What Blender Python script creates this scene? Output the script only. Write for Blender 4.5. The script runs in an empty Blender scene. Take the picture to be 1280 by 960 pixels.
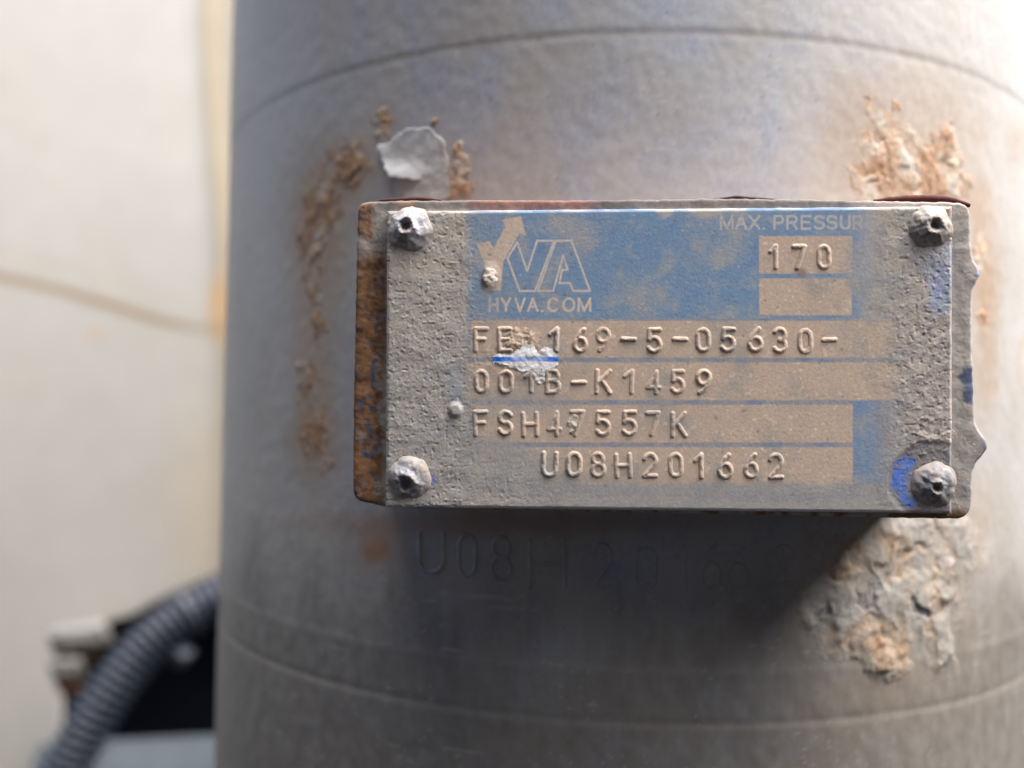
import bpy, math
import numpy as np
from mathutils import Matrix, Vector

# ------------------------------------------------------------------ camera, sky, sun, exposure
SC = bpy.context.scene
COL = SC.collection
F, DCAM, YAW, PITCH, ROLL = 1098.35, 0.227994, 0.1129, 0.0311, -0.0141   # focal length in px of a 1280 px wide frame, metres, radians
R = 0.095                                                                # tube radius

def rot(yaw, pitch, roll):
    cy, sy, cp, sp, cr, sr = np.cos(yaw), np.sin(yaw), np.cos(pitch), np.sin(pitch), np.cos(roll), np.sin(roll)
    return (np.array([[cy, -sy, 0], [sy, cy, 0], [0, 0, 1]]) @ np.array([[1, 0, 0], [0, cp, -sp], [0, sp, cp]])
            @ np.array([[cr, 0, sr], [0, 1, 0], [-sr, 0, cr]]))
RM = rot(YAW, PITCH, ROLL)                      # columns: right, forward, up
CAM = np.array([0, -DCAM, 0])
cd = bpy.data.cameras.new('camera')
co = bpy.data.objects.new('camera', cd); COL.objects.link(co)
m = Matrix.Identity(4)
for i in range(3):
    m[i][0], m[i][1], m[i][2], m[i][3] = RM[i, 0], RM[i, 2], -RM[i, 1], CAM[i]
co.matrix_world = m
cd.sensor_width = 36; cd.lens = F / 1280 * 36; cd.clip_start = 0.005; cd.clip_end = 50
cd.dof.use_dof = True; cd.dof.focus_distance = 0.1175; cd.dof.aperture_fstop = 9
SC.camera = co

LDIR = np.array([0.33, -0.09, 0.92]); LDIR /= np.linalg.norm(LDIR)      # towards the sun
ELEV = math.asin(LDIR[2]); AZ = math.atan2(LDIR[0], LDIR[1])
W = bpy.data.worlds.new('World'); SC.world = W; W.use_nodes = True
nt = W.node_tree; nt.nodes.clear()
sky = nt.nodes.new('ShaderNodeTexSky'); sky.sky_type = 'NISHITA'; sky.sun_disc = False
sky.sun_elevation = ELEV; sky.sun_rotation = AZ; sky.air_density = 0.8; sky.dust_density = 5.0; sky.ozone_density = 0.3
bg = nt.nodes.new('ShaderNodeBackground'); bg.inputs[1].default_value = 0.15
wo = nt.nodes.new('ShaderNodeOutputWorld')
nt.links.new(sky.outputs[0], bg.inputs[0]); nt.links.new(bg.outputs[0], wo.inputs[0])
sd = bpy.data.lights.new('sun', 'SUN'); sd.energy = 5.0; sd.angle = math.radians(75); sd.color = (1.0, 0.975, 0.95)
so = bpy.data.objects.new('sun', sd); COL.objects.link(so)
so.rotation_euler = Vector(LDIR).to_track_quat('Z', 'Y').to_euler()
SC.view_settings.view_transform = 'Standard'; SC.view_settings.look = 'None'
SC.view_settings.gamma = 1; SC.view_settings.use_curve_mapping = False
SC.view_settings.exposure = 1.92
SC.cycles.max_bounces = 6

# ------------------------------------------------------------------ geometry of the place: photo measurements to metres
def project(P):
    q = (P - CAM) @ RM
    return 640 + F * q[..., 0] / q[..., 1], 480 - F * q[..., 2] / q[..., 1]
def ray(X, Y):
    X = np.asarray(X, float); Y = np.asarray(Y, float)
    return np.stack([(X - 640) / F, np.ones_like(X), -(Y - 480) / F], -1) @ RM.T
def on_tube(X, Y):                              # angle and height on the tube
    v = ray(X, Y)
    a = v[..., 0]**2 + v[..., 1]**2; b = -2 * DCAM * v[..., 1]; c = DCAM**2 - R * R
    t = (-b - np.sqrt(np.maximum(b * b - 4 * a * c, 0))) / (2 * a)
    p = CAM + t[..., None] * v
    return np.arctan2(p[..., 0], -p[..., 1]), p[..., 2]
def tube_point(th, z, h=0.0):
    r = R + h
    return np.stack([r * np.sin(th), -r * np.cos(th), z + 0 * th], -1)
PC = np.array([[-30.487, -112.285, 26.893], [43.965, -108.233, 27.581], [44.257, -107.284, -12.511], [-30.195, -111.336, -13.2]]) / 1000
PO = PC.mean(0); EU = PC[1] - PC[0]; PW = np.linalg.norm(EU); EU /= PW
EV = PC[0] - PC[3]; PH = np.linalg.norm(EV); EV = EV - EU * (EV @ EU); EV /= np.linalg.norm(EV)
EN = np.cross(EU, EV)
def plate_point(u, v, h=0.0):
    u, v, h = np.broadcast_arrays(np.asarray(u, float), v, h)
    return PO + u[..., None] * EU + v[..., None] * EV + h[..., None] * EN
def on_plate(X, Y, h=0.0):
    d = ray(X, Y); o = PO + h * EN
    t = ((o - CAM) @ EN) / (d @ EN)
    p = CAM + t[..., None] * d - PO
    return p @ EU, p @ EV
def at(X, Y, depth):                            # the point seen at a pixel, a given distance along the view axis
    return CAM + ray(X, Y) * depth

# ------------------------------------------------------------------ noise, masks, colours
def _hash(ix, iy, seed):
    h = (ix.astype(np.int64) * 374761393 + iy.astype(np.int64) * 668265263 + seed * 974711) & 0xFFFFFFFF
    h = ((h ^ (h >> 13)) * 1274126177) & 0xFFFFFFFF
    h = ((h ^ (h >> 16)) * 2246822519) & 0xFFFFFFFF
    return (h ^ (h >> 15)) / 4294967295.0
def perlin(x, y, seed=0):
    ix, iy = np.floor(x), np.floor(y); fx, fy = x - ix, y - iy
    def g(dx, dy):
        a = _hash(ix + dx, iy + dy, seed) * 2 * np.pi
        return np.cos(a) * (fx - dx) + np.sin(a) * (fy - dy)
    u = fx**3 * (fx * (fx * 6 - 15) + 10); v = fy**3 * (fy * (fy * 6 - 15) + 10)
    return 1.5 * ((g(0, 0) * (1 - u) + g(1, 0) * u) * (1 - v) + (g(0, 1) * (1 - u) + g(1, 1) * u) * v)
def fbm(x, y, octv=4, seed=0, gain=0.5):
    s = 0 * x; a = 1.0; n = 0
    for k in range(octv):
        ca, sa = math.cos(.65 + 1.1 * k), math.sin(.65 + 1.1 * k)             # every octave turned, so no grid shows
        s = s + a * perlin((x * ca - y * sa) * 2**k + 31.7 * k, (x * sa + y * ca) * 2**k - 12.9 * k, seed + 17 * k); n += a; a *= gain
    return s / n
def st(a, b, x):
    t = np.clip((x - a) / (b - a), 0, 1); return t * t * (3 - 2 * t)
def lin(r, g, b, k=1.0):
    c = np.array([r, g, b]) / 255.0
    return np.clip(np.where(c <= 0.04045, c / 12.92, ((c + 0.055) / 1.055)**2.4) * k, 0, 0.92)
def mix(c, col, m):
    m = np.clip(m, 0, 1)[..., None]; return c * (1 - m) + np.asarray(col) * m
def boxm(X, Y, x0, y0, x1, y1, s=1.5, s2=None):
    s2 = s if s2 is None else s2
    return st(x0 - s, x0 + s, X) * (1 - st(x1 - s2, x1 + s2, X)) * st(y0 - s, y0 + s, Y) * (1 - st(y1 - s, y1 + s, Y))
def blob(X, Y, cx, cy, rx, ry, soft=0.5):
    return 1 - st(1 - soft, 1 + soft, np.hypot((X - cx) / rx, (Y - cy) / ry))
def inpoly(X, Y, pts):
    ins = np.zeros(X.shape, bool); n = len(pts)
    for i in range(n):
        (x0, y0), (x1, y1) = pts[i], pts[(i + 1) % n]
        if y0 == y1: continue
        c = ((y0 > Y) != (y1 > Y)) & (X < (x1 - x0) * (Y - y0) / (y1 - y0) + x0)
        ins ^= c
    return ins
def segdist(X, Y, paths):
    d = np.full(X.shape, 1e9)
    for p in paths:
        for (x0, y0), (x1, y1) in zip(p[:-1], p[1:]):
            dx, dy = x1 - x0, y1 - y0; L = dx * dx + dy * dy + 1e-12
            t = np.clip(((X - x0) * dx + (Y - y0) * dy) / L, 0, 1)
            d = np.minimum(d, np.hypot(X - x0 - t * dx, Y - y0 - t * dy))
    return d
def polymask(X, Y, pts, soft=1.5):
    d = segdist(X, Y, [list(pts) + [pts[0]]])
    d = np.where(inpoly(X, Y, pts), d, -d)
    return st(-soft, soft, d)

# stroke alphabet, unit box, y up
def arc(cx, cy, rx, ry, a0, a1, n=10):
    return [(cx + rx * math.cos(math.radians(a0 + (a1 - a0) * i / n)), cy + ry * math.sin(math.radians(a0 + (a1 - a0) * i / n))) for i in range(n + 1)]
O0 = arc(.5, .7, .5, .3, 0, 180) + arc(.5, .3, .5, .3, 180, 360) + [(1, .7)]
G6 = [[(.82, 1), (.5, .86), (.2, .6), (.02, .34)], arc(.5, .3, .5, .3, 0, 360, 18)]
GL = {'0': [O0], '1': [[(0, .74), (.75, 1), (.75, 0)]],
      '2': [arc(.5, .72, .48, .28, 165, -35) + [(.02, 0), (1, 0)]],
      '3': [arc(.45, .75, .48, .25, 150, -90), arc(.45, .27, .52, .27, 85, -150)],
      '4': [[(.72, 0), (.72, 1), (0, .25), (1, .25)]],
      '5': [[(.95, 1), (.12, 1), (.05, .56)] + arc(.45, .32, .52, .32, 135, -150)],
      '6': G6, '7': [[(0, 1), (1, 1), (.3, 0)]],
      '8': [arc(.5, .76, .42, .24, 0, 360, 18), arc(.5, .27, .5, .27, 0, 360, 18)],
      '9': [[(1 - x, 1 - y) for x, y in p] for p in G6], '-': [[(0, .5), (1, .5)]],
      'F': [[(0, 0), (0, 1), (1, 1)], [(0, .52), (.8, .52)]], 'E': [[(1, 0), (0, 0), (0, 1), (1, 1)], [(0, .52), (.85, .52)]],
      'H': [[(0, 0), (0, 1)], [(1, 0), (1, 1)], [(0, .5), (1, .5)]], 'K': [[(0, 0), (0, 1)], [(.95, 1), (.05, .42)], [(.32, .6), (1, 0)]],
      'B': [[(.5, .54), (0, .54), (0, 1), (.5, 1)] + arc(.5, .77, .4, .23, 90, -90, 8), [(0, .54), (0, 0), (.5, 0)] + arc(.5, .27, .5, .27, -90, 90, 8)],
      'S': [arc(.5, .75, .48, .25, 25, 255) + arc(.5, .26, .5, .26, 75, -160)],
      'U': [[(0, 1), (0, .3)] + arc(.5, .3, .5, .3, 180, 360) + [(1, 1)]], 'Y': [[(0, 1), (.5, .45), (.5, 0)], [(1, 1), (.5, .45)]],
      'V': [[(0, 1), (.5, 0), (1, 1)]], 'A': [[(0, 0), (.5, 1), (1, 0)], [(.2, .36), (.8, .36)]],
      'C': [arc(.52, .5, .5, .5, 45, 315, 18)], 'O': [arc(.5, .5, .5, .5, 0, 360, 20)],
      'M': [[(0, 0), (.02, 1), (.5, .05), (.98, 1), (1, 0)]], 'X': [[(0, 0), (1, 1)], [(0, 1), (1, 0)]],
      'P': [[(0, 0), (0, 1), (.6, 1)] + arc(.6, .73, .4, .27, 90, -90, 8) + [(0, .46)]],
      'R': [[(0, 0), (0, 1), (.6, 1)] + arc(.6, .74, .4, .26, 90, -90, 8) + [(0, .48)], [(.55, .48), (1, 0)]],
      '.': [[(.4, 0), (.6, 0)]]}
def glyph(ch, x0, x1, y0, y1, w):               # strokes of a character in photo pixels; y0 top, y1 base
    x0, x1, y0, y1 = x0 + w, x1 - w, y0 + w, y1 - w
    return [[(x0 + a * (x1 - x0), y1 + b * (y0 - y1)) for a, b in p] for p in GL[ch]]

# ------------------------------------------------------------------ object helpers
def root(name, loc, label, cat, group=None):
    o = bpy.data.objects.new(name, None); COL.objects.link(o); o.location = loc
    o.empty_display_size = 0.02; o['label'] = label; o['category'] = cat
    if group: o['group'] = group
    return o
def origin(o):
    p = np.zeros(3)
    while o is not None:
        p = p + np.array(o.location); o = o.parent
    return p
def mesh_obj(name, V, faces, C, mat, parent=None, smooth=True):
    V = np.asarray(V, float).reshape(-1, 3) - (origin(parent) if parent else 0)
    faces = np.asarray(faces, np.int32); n = faces.shape[1]
    me = bpy.data.meshes.new(name)
    me.vertices.add(len(V)); me.vertices.foreach_set('co', V.astype(np.float32).ravel())
    me.loops.add(faces.size); me.loops.foreach_set('vertex_index', faces.ravel())
    me.polygons.add(len(faces)); me.polygons.foreach_set('loop_start', np.arange(len(faces), dtype=np.int32) * n)
    me.polygons.foreach_set('use_smooth', np.full(len(faces), smooth))
    me.update(calc_edges=True); me.validate()
    if C is not None:
        C = np.asarray(C, float)
        C = np.broadcast_to(C.reshape(-1, 3) if C.ndim > 1 else C, (len(V), 3))
        at_ = me.attributes.new('Col', 'FLOAT_COLOR', 'POINT')
        at_.data.foreach_set('color', np.concatenate([C, np.ones((len(V), 1))], 1).astype(np.float32).ravel())
    me.materials.append(mat)
    o = bpy.data.objects.new(name, me); COL.objects.link(o); o.parent = parent
    return o
def grid_obj(name, P, C, mat, parent=None, keep=None, wrap=False):
    ny, nx = P.shape[:2]
    idx = np.arange(ny * nx).reshape(ny, nx)
    nxt = np.roll(idx, -1, 1) if wrap else idx[:, 1:]
    a = idx if wrap else idx[:, :-1]
    q = np.stack([a[:-1], nxt[:-1], nxt[1:], a[1:]], -1)
    if keep is not None:
        k = keep[:-1, :-1] & keep[1:, :-1] & keep[:-1, 1:] & keep[1:, 1:]
        q = q[k]
    q = q.reshape(-1, 4)
    used, inv = np.unique(q, return_inverse=True)
    V = P.reshape(-1, 3)[used]; Cc = np.asarray(C).reshape(-1, 3)[used] if np.asarray(C).ndim > 1 else C
    return mesh_obj(name, V, inv.reshape(-1, 4), Cc, mat, parent)
def tube_along(path, rad, seg=20):              # rings along a path; rad may vary; ends closed
    path = np.asarray(path, float); rad = np.broadcast_to(rad, len(path))
    T = np.gradient(path, axis=0); T /= np.linalg.norm(T, axis=1)[:, None]
    up = np.array([0.2, 0.3, 0.9]); P = []
    for p, t, r in zip(path, T, rad):
        a = np.cross(up, t); a /= np.linalg.norm(a); b = np.cross(t, a)
        ang = np.linspace(0, 2 * np.pi, seg, endpoint=False)
        P.append(p + r * (np.cos(ang)[:, None] * a + np.sin(ang)[:, None] * b))
    return np.array(P)
def box_obj(name, c, ax, half, bev, col, mat, parent=None, seg=3, warp=0.0):
    # a rounded block: rounded-rectangle rings, with rounded end rims
    ax = [np.asarray(a, float) / np.linalg.norm(a) for a in ax]; hx, hy, hz = half
    pr = []
    for q in range(4):
        cx, cy = (hx - bev, hy - bev); sx, sy = [(1, 1), (-1, 1), (-1, -1), (1, -1)][q]
        for k in range(seg + 1):
            a = math.pi / 2 * (q + k / seg); pr.append((sx * cx, sy * cy, math.cos(a), math.sin(a)))
    rings = []
    for zz, b in [(-hz, -bev)] + [(-hz + bev - bev * math.cos(t), bev * math.sin(t)) for t in np.linspace(0, math.pi / 2, seg + 1)] + \
                 [(hz - bev + bev * math.sin(t), bev * math.cos(t)) for t in np.linspace(0, math.pi / 2, seg + 1)] + [(hz, -bev)]:
        rings.append([c + ax[0] * (x + (dx * b if b >= 0 else -x)) + ax[1] * (y + (dy * b if b >= 0 else -y)) + ax[2] * zz for x, y, dx, dy in pr])
    return grid_obj(name, np.array(rings), col, mat, parent, wrap=True)

def material(name, rough=0.8, var=0.12, vscale=400, bump=0.2, bscale=1500, bdist=0.0001, spec=0.3, metal=0.0, rvar=0.1, coat=0.0, use_attr=True, color=None):
    mt = bpy.data.materials.new(name); mt.use_nodes = True
    n = mt.node_tree; b = n.nodes['Principled BSDF']; L = n.links.new
    tc = n.nodes.new('ShaderNodeTexCoord')
    if use_attr:
        src = n.nodes.new('ShaderNodeAttribute'); src.attribute_name = 'Col'; srco = src.outputs['Color']
    else:
        src = n.nodes.new('ShaderNodeRGB'); src.outputs[0].default_value = (*color, 1); srco = src.outputs[0]
    nz = n.nodes.new('ShaderNodeTexNoise'); nz.inputs['Scale'].default_value = vscale; nz.inputs['Detail'].default_value = 5; nz.inputs['Roughness'].default_value = 0.65
    L(tc.outputs['Object'], nz.inputs['Vector'])
    mr = n.nodes.new('ShaderNodeMapRange'); mr.inputs['From Min'].default_value = 0.25; mr.inputs['From Max'].default_value = 0.75
    mr.inputs['To Min'].default_value = 1 - var; mr.inputs['To Max'].default_value = 1 + var; L(nz.outputs['Fac'], mr.inputs['Value'])
    vm = n.nodes.new('ShaderNodeVectorMath'); vm.operation = 'SCALE'; L(srco, vm.inputs[0]); L(mr.outputs['Result'], vm.inputs['Scale'])
    L(vm.outputs['Vector'], b.inputs['Base Color'])
    n2 = n.nodes.new('ShaderNodeTexNoise'); n2.inputs['Scale'].default_value = bscale; n2.inputs['Detail'].default_value = 4
    L(tc.outputs['Object'], n2.inputs['Vector'])
    bp = n.nodes.new('ShaderNodeBump'); bp.inputs['Strength'].default_value = bump; bp.inputs['Distance'].default_value = bdist
    L(n2.outputs['Fac'], bp.inputs['Height']); L(bp.outputs['Normal'], b.inputs['Normal'])
    m2 = n.nodes.new('ShaderNodeMapRange'); m2.inputs['To Min'].default_value = max(rough - rvar, 0.03); m2.inputs['To Max'].default_value = min(rough + rvar, 1)
    L(nz.outputs['Fac'], m2.inputs['Value']); L(m2.outputs['Result'], b.inputs['Roughness'])
    b.inputs['Specular IOR Level'].default_value = spec; b.inputs['Metallic'].default_value = metal; b.inputs['Coat Weight'].default_value = coat
    return mt
M_TUBE = material('dirty_white_paint', 0.55, 0.06, 900, 0.12, 1400, 0.00006, spec=0.4)
M_BLIS = material('blistered_rusty_paint', 0.8, 0.22, 1100, 0.5, 1800, 0.00015, spec=0.25)
M_PLATE = material('dusty_printed_aluminium', 0.82, 0.13, 2200, 0.35, 3500, 0.00006, spec=0.2)
M_BRK = material('rusty_dusty_steel', 0.85, 0.2, 1300, 0.5, 2200, 0.0001, spec=0.2)
M_RIV = material('dusty_rivet_metal', 0.7, 0.25, 1500, 0.5, 2500, 0.0001, spec=0.4)
M_CHIP = material('bare_white_chip', 0.45, 0.08, 2500, 0.3, 2500, 0.00006, spec=0.4)
M_PANEL = material('white_panel_paint', 0.5, 0.05, 60, 0.1, 300, 0.0004, spec=0.4)
M_HOSE = material('black_conduit_plastic', 0.45, 0.2, 150, 0.15, 700, 0.0002, spec=0.4)
M_MATT = material('matt_black', 0.95, 0.25, 30, 0.2, 200, 0.0003, spec=0.03)
M_DARK = material('dark_chassis_paint', 0.6, 0.25, 60, 0.2, 300, 0.0003, spec=0.3)

# ------------------------------------------------------------------ the hydraulic cylinder
cyl = root('hydraulic_cylinder', (0, 0, -0.30), 'thick dirty white painted hydraulic cylinder with rusty paint blisters around its riveted plate', 'cylinder')

def tube_base_height(th, z):
    s = th * R * 1000; zz = z * 1000
    return 1e-5 * (6 * fbm(s * .5, zz * .35, 3, 3) + 14 * fbm(s * .03, zz * .03, 2, 5))

def tube_colour(th, z, X, Y):
    s = th * R * 1000; zz = z * 1000
    c = np.zeros(s.shape + (3,)) + np.array([.375, .352, .318])
    c = mix(c, [.415, .402, .385], st(.25, .75, th))                                     # lighter towards the right
    # blue paint mist and grime specks, drawn out vertically
    n1 = fbm(s * 1.9, zz * .9, 4, 11); n2 = fbm(s * .12, zz * .08, 3, 21)
    c = mix(c, [.27, .315, .40], (.55 + .3 * n2) * st(-.75, -.1, th) * (1 - st(.15, .55, th)))
    c = mix(c, [.20, .25, .38], st(.0, .55, n1 + .5 * n2) * .45 * (1 - .85 * st(.25, .6, th)) * st(-.9, -.25, th))
    c = mix(c, [.25, .235, .21], st(.1, .7, fbm(s * .9, zz * .3, 4, 31)) * .22)
    c = mix(c, [.31, .28, .23], st(-.1, .5, fbm(s * .06 + 3, zz * .05, 3, 41)) * .35)
    # lower tube's shade painted as a brown film, ragged upper edge, running in streaks
    low_shade = st(0, 26, -16 - zz + 16 * fbm(s * .05, zz * .03, 4, 81) + 4 * fbm(s * .45, zz * .04, 3, 82))
    c = mix(c, [.135, .118, .098], low_shade * (.68 + .22 * fbm(s * .35, zz * .2, 3, 83)))
    # fine scratches
    sc_ = np.abs(perlin(s * .10 + 2.5 * perlin(s * .03, zz * .02, 91), zz * 1.7, 92)) + .25 * st(-.1, .3, perlin(s * .05, zz * .2, 93))
    c = mix(c, [.50, .49, .47], (1 - st(.0, .03, sc_)) * .3)
    sp = fbm(s * 3.2, zz * 2.2, 2, 51)
    c = mix(c, [.12, .12, .14], st(.55, .72, sp) * .5)
    # rust stains round the welds
    rs = [.33, .215, .125]; wv = 12 * fbm(s * .25, zz * .25, 3, 61); Xw, Yw = X + wv, Y + 10 * fbm(s * .25 + 9, zz * .25, 3, 62)
    for cx, cy, rx, ry, a in [(435, 207, 36, 38, .75), (398, 275, 38, 80, .85), (392, 370, 28, 100, .6), (392, 500, 26, 110, .55), (395, 545, 30, 44, .6), (480, 157, 18, 26, .4),
                              (575, 220, 26, 36, .4), (1125, 185, 95, 90, .6), (1228, 330, 20, 80, .75), (1236, 420, 14, 90, .6), (1222, 480, 20, 40, .3), (1215, 250, 25, 30, .5),
                              (1278, 180, 16, 26, .4), (470, 685, 30, 30, .55), (1075, 150, 40, 60, .22), (1115, 760, 110, 110, .22), (1222, 640, 20, 40, .35), (1060, 120, 30, 20, .12), (1225, 165, 14, 20, .2)]:
        c = mix(c, rs, blob(Xw, Yw, cx, cy, rx, ry, .75) * a * (.75 + .5 * fbm(s * .8, zz * .5, 3, 71)))
    c = mix(c, [.30, .14, .07], blob(Xw, Yw, 470, 685, 18, 16, .7) * .6)
    c = mix(c, [.26, .12, .07], blob(Xw, Yw, 620, 655, 220, 14, .8) * .5)
    d = np.abs(np.hypot((X - 1296) / 24, (Y - 455) / 42) - 1)
    c = mix(c, [.42, .30, .2], (1 - st(.03, .10, d)) * .6)
    # grime collected along the two weld seams
    for zc in (58.04, -46.11):
        c = mix(c, [.22, .20, .18], np.exp(-((zz - zc + .35) / .6)**2) * .35)
    c = mix(c, [.40, .38, .36], np.exp(-((zz + 38.2) / .6)**2) * .12)
    return np.clip(c, .02, .85)

ths = np.concatenate([np.linspace(-math.pi, -1.35, 60, endpoint=False), np.arange(-1.35, 1.35, .0004 / R), np.linspace(1.35, math.pi, 60, endpoint=False)])
zs = np.concatenate([np.linspace(-.30, -.078, 40, endpoint=False), np.arange(-.078, .100, .0004), np.linspace(.100, .30, 40)])
TH, Z = np.meshgrid(ths, zs)
P0 = tube_point(TH, Z); X, Y = project(P0)
front = (np.abs(TH) < 1.4)
X = np.where(front, X, -500); Y = np.where(front, Y, -500)
zz = Z * 1000
H = tube_base_height(TH, Z)
H = H + .00005 * st(57.2, 58.6, zz) - .00006 * np.exp(-((zz - 57.9) / .6)**2)      # a slight step with a crease at the upper seam
H = H + .00006 * (1 - st(-46.8, -45.7, zz)) - .00007 * np.exp(-((zz + 46.0) / .6)**2)
H = H + .00004 * np.exp(-((zz + 38.2) / .8)**2)
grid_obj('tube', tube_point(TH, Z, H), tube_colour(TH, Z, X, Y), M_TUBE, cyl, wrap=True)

def tube_patch(name, x0, y0, x1, y1, fn, mat, parent, step=.00022, **prop):
    tx, tz = on_tube(np.array([x0, x1, x0, x1, (x0 + x1) / 2, (x0 + x1) / 2], float), np.array([y0, y0, y1, y1, y0, y1], float))
    t_ = np.arange(tx.min(), tx.max(), step / R); z_ = np.arange(tz.min(), tz.max(), step)
    T, Zp = np.meshgrid(t_, z_); Xp, Yp = project(tube_point(T, Zp))
    h, c, k = fn(Xp, Yp, T * R * 1000, Zp * 1000, T, Zp)
    o = grid_obj(name, tube_point(T, Zp, h + tube_base_height(T, Zp)), c, mat, parent, keep=k)
    for a, b in prop.items(): o[a] = b
    return o

RUST = [np.array(c) for c in ([.30, .165, .09], [.17, .085, .05], [.50, .30, .15])]
def blister_fn(blobs, amp, seed, rusty, white=(.40, .385, .36), freq=.2, dark=.3, bl=.10):
    def fn(X, Y, s, z, T, Zp):
        w1 = fbm(s * freq * 1.6, z * freq * 1.6, 4, seed, .6); w2 = fbm(s * freq * 1.6 + 7, z * freq * 1.6 + 3, 4, seed + 1, .6)
        Xw, Yw = X + 20 * w1, Y + 20 * w2
        mk = 0 * X
        for cx, cy, rx, ry in blobs: mk = np.maximum(mk, blob(Xw, Yw, cx, cy, rx, ry, .8))
        q1 = s + 2.2 * fbm(s * .3, z * .3, 2, seed + 3); q2 = z + 2.2 * fbm(s * .3 + 5, z * .3, 2, seed + 4)
        lump = fbm(q1 * freq * 1.3, q2 * freq * 1.0, 2, seed + 6, .4)                   # swollen paint
        crease = np.exp(-(fbm(q1 * freq, q2 * freq * .7, 2, seed + 5, .4) / .12)**2)      # narrow folds between the swellings
        pit = st(.28, .5, fbm(q1 * freq * 1.7, q2 * freq * 1.7, 2, seed + 7))
        edge = st(0.02, .95, mk)
        h = amp * edge * (.5 + 1.1 * lump - .4 * crease - .5 * pit) + .00004 + .00003 * fbm(s * 1.2, z * 1.2, 2, seed + 11) * edge
        h = np.maximum(h, .00002) * edge - .00002
        c = np.zeros(X.shape + (3,)) + np.array(white)
        rn = fbm(s * freq * .9, z * freq * .7, 4, seed + 8, .6)
        r_ = st(-.25, .35, rn + rusty)
        c = mix(c, [.44, .32, .21], r_ * .6); c = mix(c, RUST[0], st(.1, .55, rn + rusty) * .75)
        c = mix(c, RUST[1], st(.2, .6, fbm(s * .8, z * .8, 3, seed + 10) + .5 * rn + .3 * rusty) * r_ * .7)
        c = mix(c, [.40, .24, .12], crease * edge * .4)
        c = mix(c, [.07, .075, .10], pit * dark * edge)
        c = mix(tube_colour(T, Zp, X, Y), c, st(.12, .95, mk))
        return h, np.clip(c, .02, .8), mk > .02
    return fn
tube_patch('rust_blister', 390, 155, 480, 255, blister_fn([(436, 207, 25, 27), (430, 185, 10, 14)], .0002, 100, .6), M_BLIS, cyl)
tube_patch('rust_blister', 350, 205, 440, 345, blister_fn([(401, 256, 23, 38), (388, 295, 17, 34)], .00016, 110, .5), M_BLIS, cyl)
tube_patch('rust_blister', 365, 320, 420, 430, blister_fn([(392, 350, 12, 22), (398, 395, 9, 28)], .00013, 120, .4), M_BLIS, cyl)
tube_patch('rust_blister', 360, 440, 425, 600, blister_fn([(383, 462, 13, 13), (388, 492, 12, 22), (393, 545, 19, 27), (404, 572, 11, 16)], .00014, 130, .45), M_BLIS, cyl)
tube_patch('rust_blister', 455, 120, 508, 195, blister_fn([(480, 158, 12, 21)], .00025, 140, .45), M_BLIS, cyl)
tube_patch('rust_blister', 525, 135, 560, 180, blister_fn([(541, 155, 6, 9)], .0004, 150, .3), M_BLIS, cyl)
tube_patch('rust_blister', 550, 175, 605, 255, blister_fn([(574, 224, 18, 27), (574, 196, 8, 14)], .0003, 160, .4), M_BLIS, cyl)
tube_patch('paint_blister', 1030, 95, 1235, 262, blister_fn([(1085, 130, 8, 12), (1118, 132, 7, 9), (1100, 178, 30, 34), (1090, 222, 24, 36), (1140, 200, 44, 34), (1180, 180, 15, 26), (1150, 235, 58, 28), (1192, 222, 15, 36)],
           .00036, 202, .30, white=(.42, .40, .37), freq=.17, dark=.3), M_BLIS, cyl, label='flaking white paint blistered by orange rust above the plate corner')
tube_patch('paint_blister', 960, 630, 1245, 865, blister_fn([(1140, 690, 78, 50), (1100, 740, 90, 52), (1060, 705, 50, 34), (1150, 770, 52, 56), (1075, 795, 52, 40), (1024, 768, 24, 18), (1105, 822, 46, 22), (1182, 790, 18, 44), (1010, 735, 14, 16)],
           .00058, 309, -.10, white=(.32, .305, .28), freq=.125, dark=.6), M_BLIS, cyl, label='lumpy bubbled paint with dark pits below the plate corner')
tube_patch('rust_blister', 1208, 270, 1262, 440, blister_fn([(1226, 320, 9, 26), (1228, 392, 7, 20)], .0002, 170, .25, white=(.46, .42, .37)), M_BLIS, cyl)

# the lifted paint flake and the bare step under it
FL = [(472, 183), (486, 178), (499, 164), (518, 158), (540, 160), (556, 176), (562, 205), (556, 222), (525, 227), (491, 224), (480, 204)]
def flake_fn(X, Y, s, z, T, Zp):
    mk = polymask(X + 3 * fbm(s * .8, z * .8, 3, 9), Y + 3 * fbm(s * .8 + 4, z * .8, 3, 8), FL, 1.5)
    lift = st(196, 228, Y) * (1 - st(495, 545, X)) + .5 * (1 - st(472, 495, X)) * st(170, 190, Y)
    h = .00006 + .0011 * lift + .00008 * fbm(s * .6, z * .6, 3, 4)
    c = np.zeros(X.shape + (3,)) + np.array([.43, .435, .44])
    c = mix(c, [.22, .26, .33], st(-.1, .5, fbm(s * .7, z * .6, 4, 12)) * np.maximum(st(515, 550, X), 1 - st(165, 195, Y)) * .8)
    c = mix(c, RUST[0], blob(X, Y, 556, 185, 8, 12) * .3)
    return h, c, mk > .5
fl = tube_patch('paint_flake', 464, 165, 572, 240, flake_fn, M_CHIP, cyl, label='pale paint flake lifting off above the plate')
sm = fl.modifiers.new('thickness', 'SOLIDIFY'); sm.thickness = .00015; sm.offset = -1
def step_fn(X, Y, s, z, T, Zp):
    mk = polymask(X, Y, [(493, 220), (562, 216), (566, 246), (550, 252), (494, 252)], 1.5)
    return .0003 + .0001 * fbm(s * .5, z * .5, 3, 6), mix(np.zeros(X.shape + (3,)) + np.array([.36, .36, .355]), [.3, .2, .15], st(.1, .5, fbm(s * .6, z * .6, 3, 14)) * .4), mk > .5
tube_patch('paint_layer', 485, 210, 572, 256, step_fn, M_TUBE, cyl)

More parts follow.
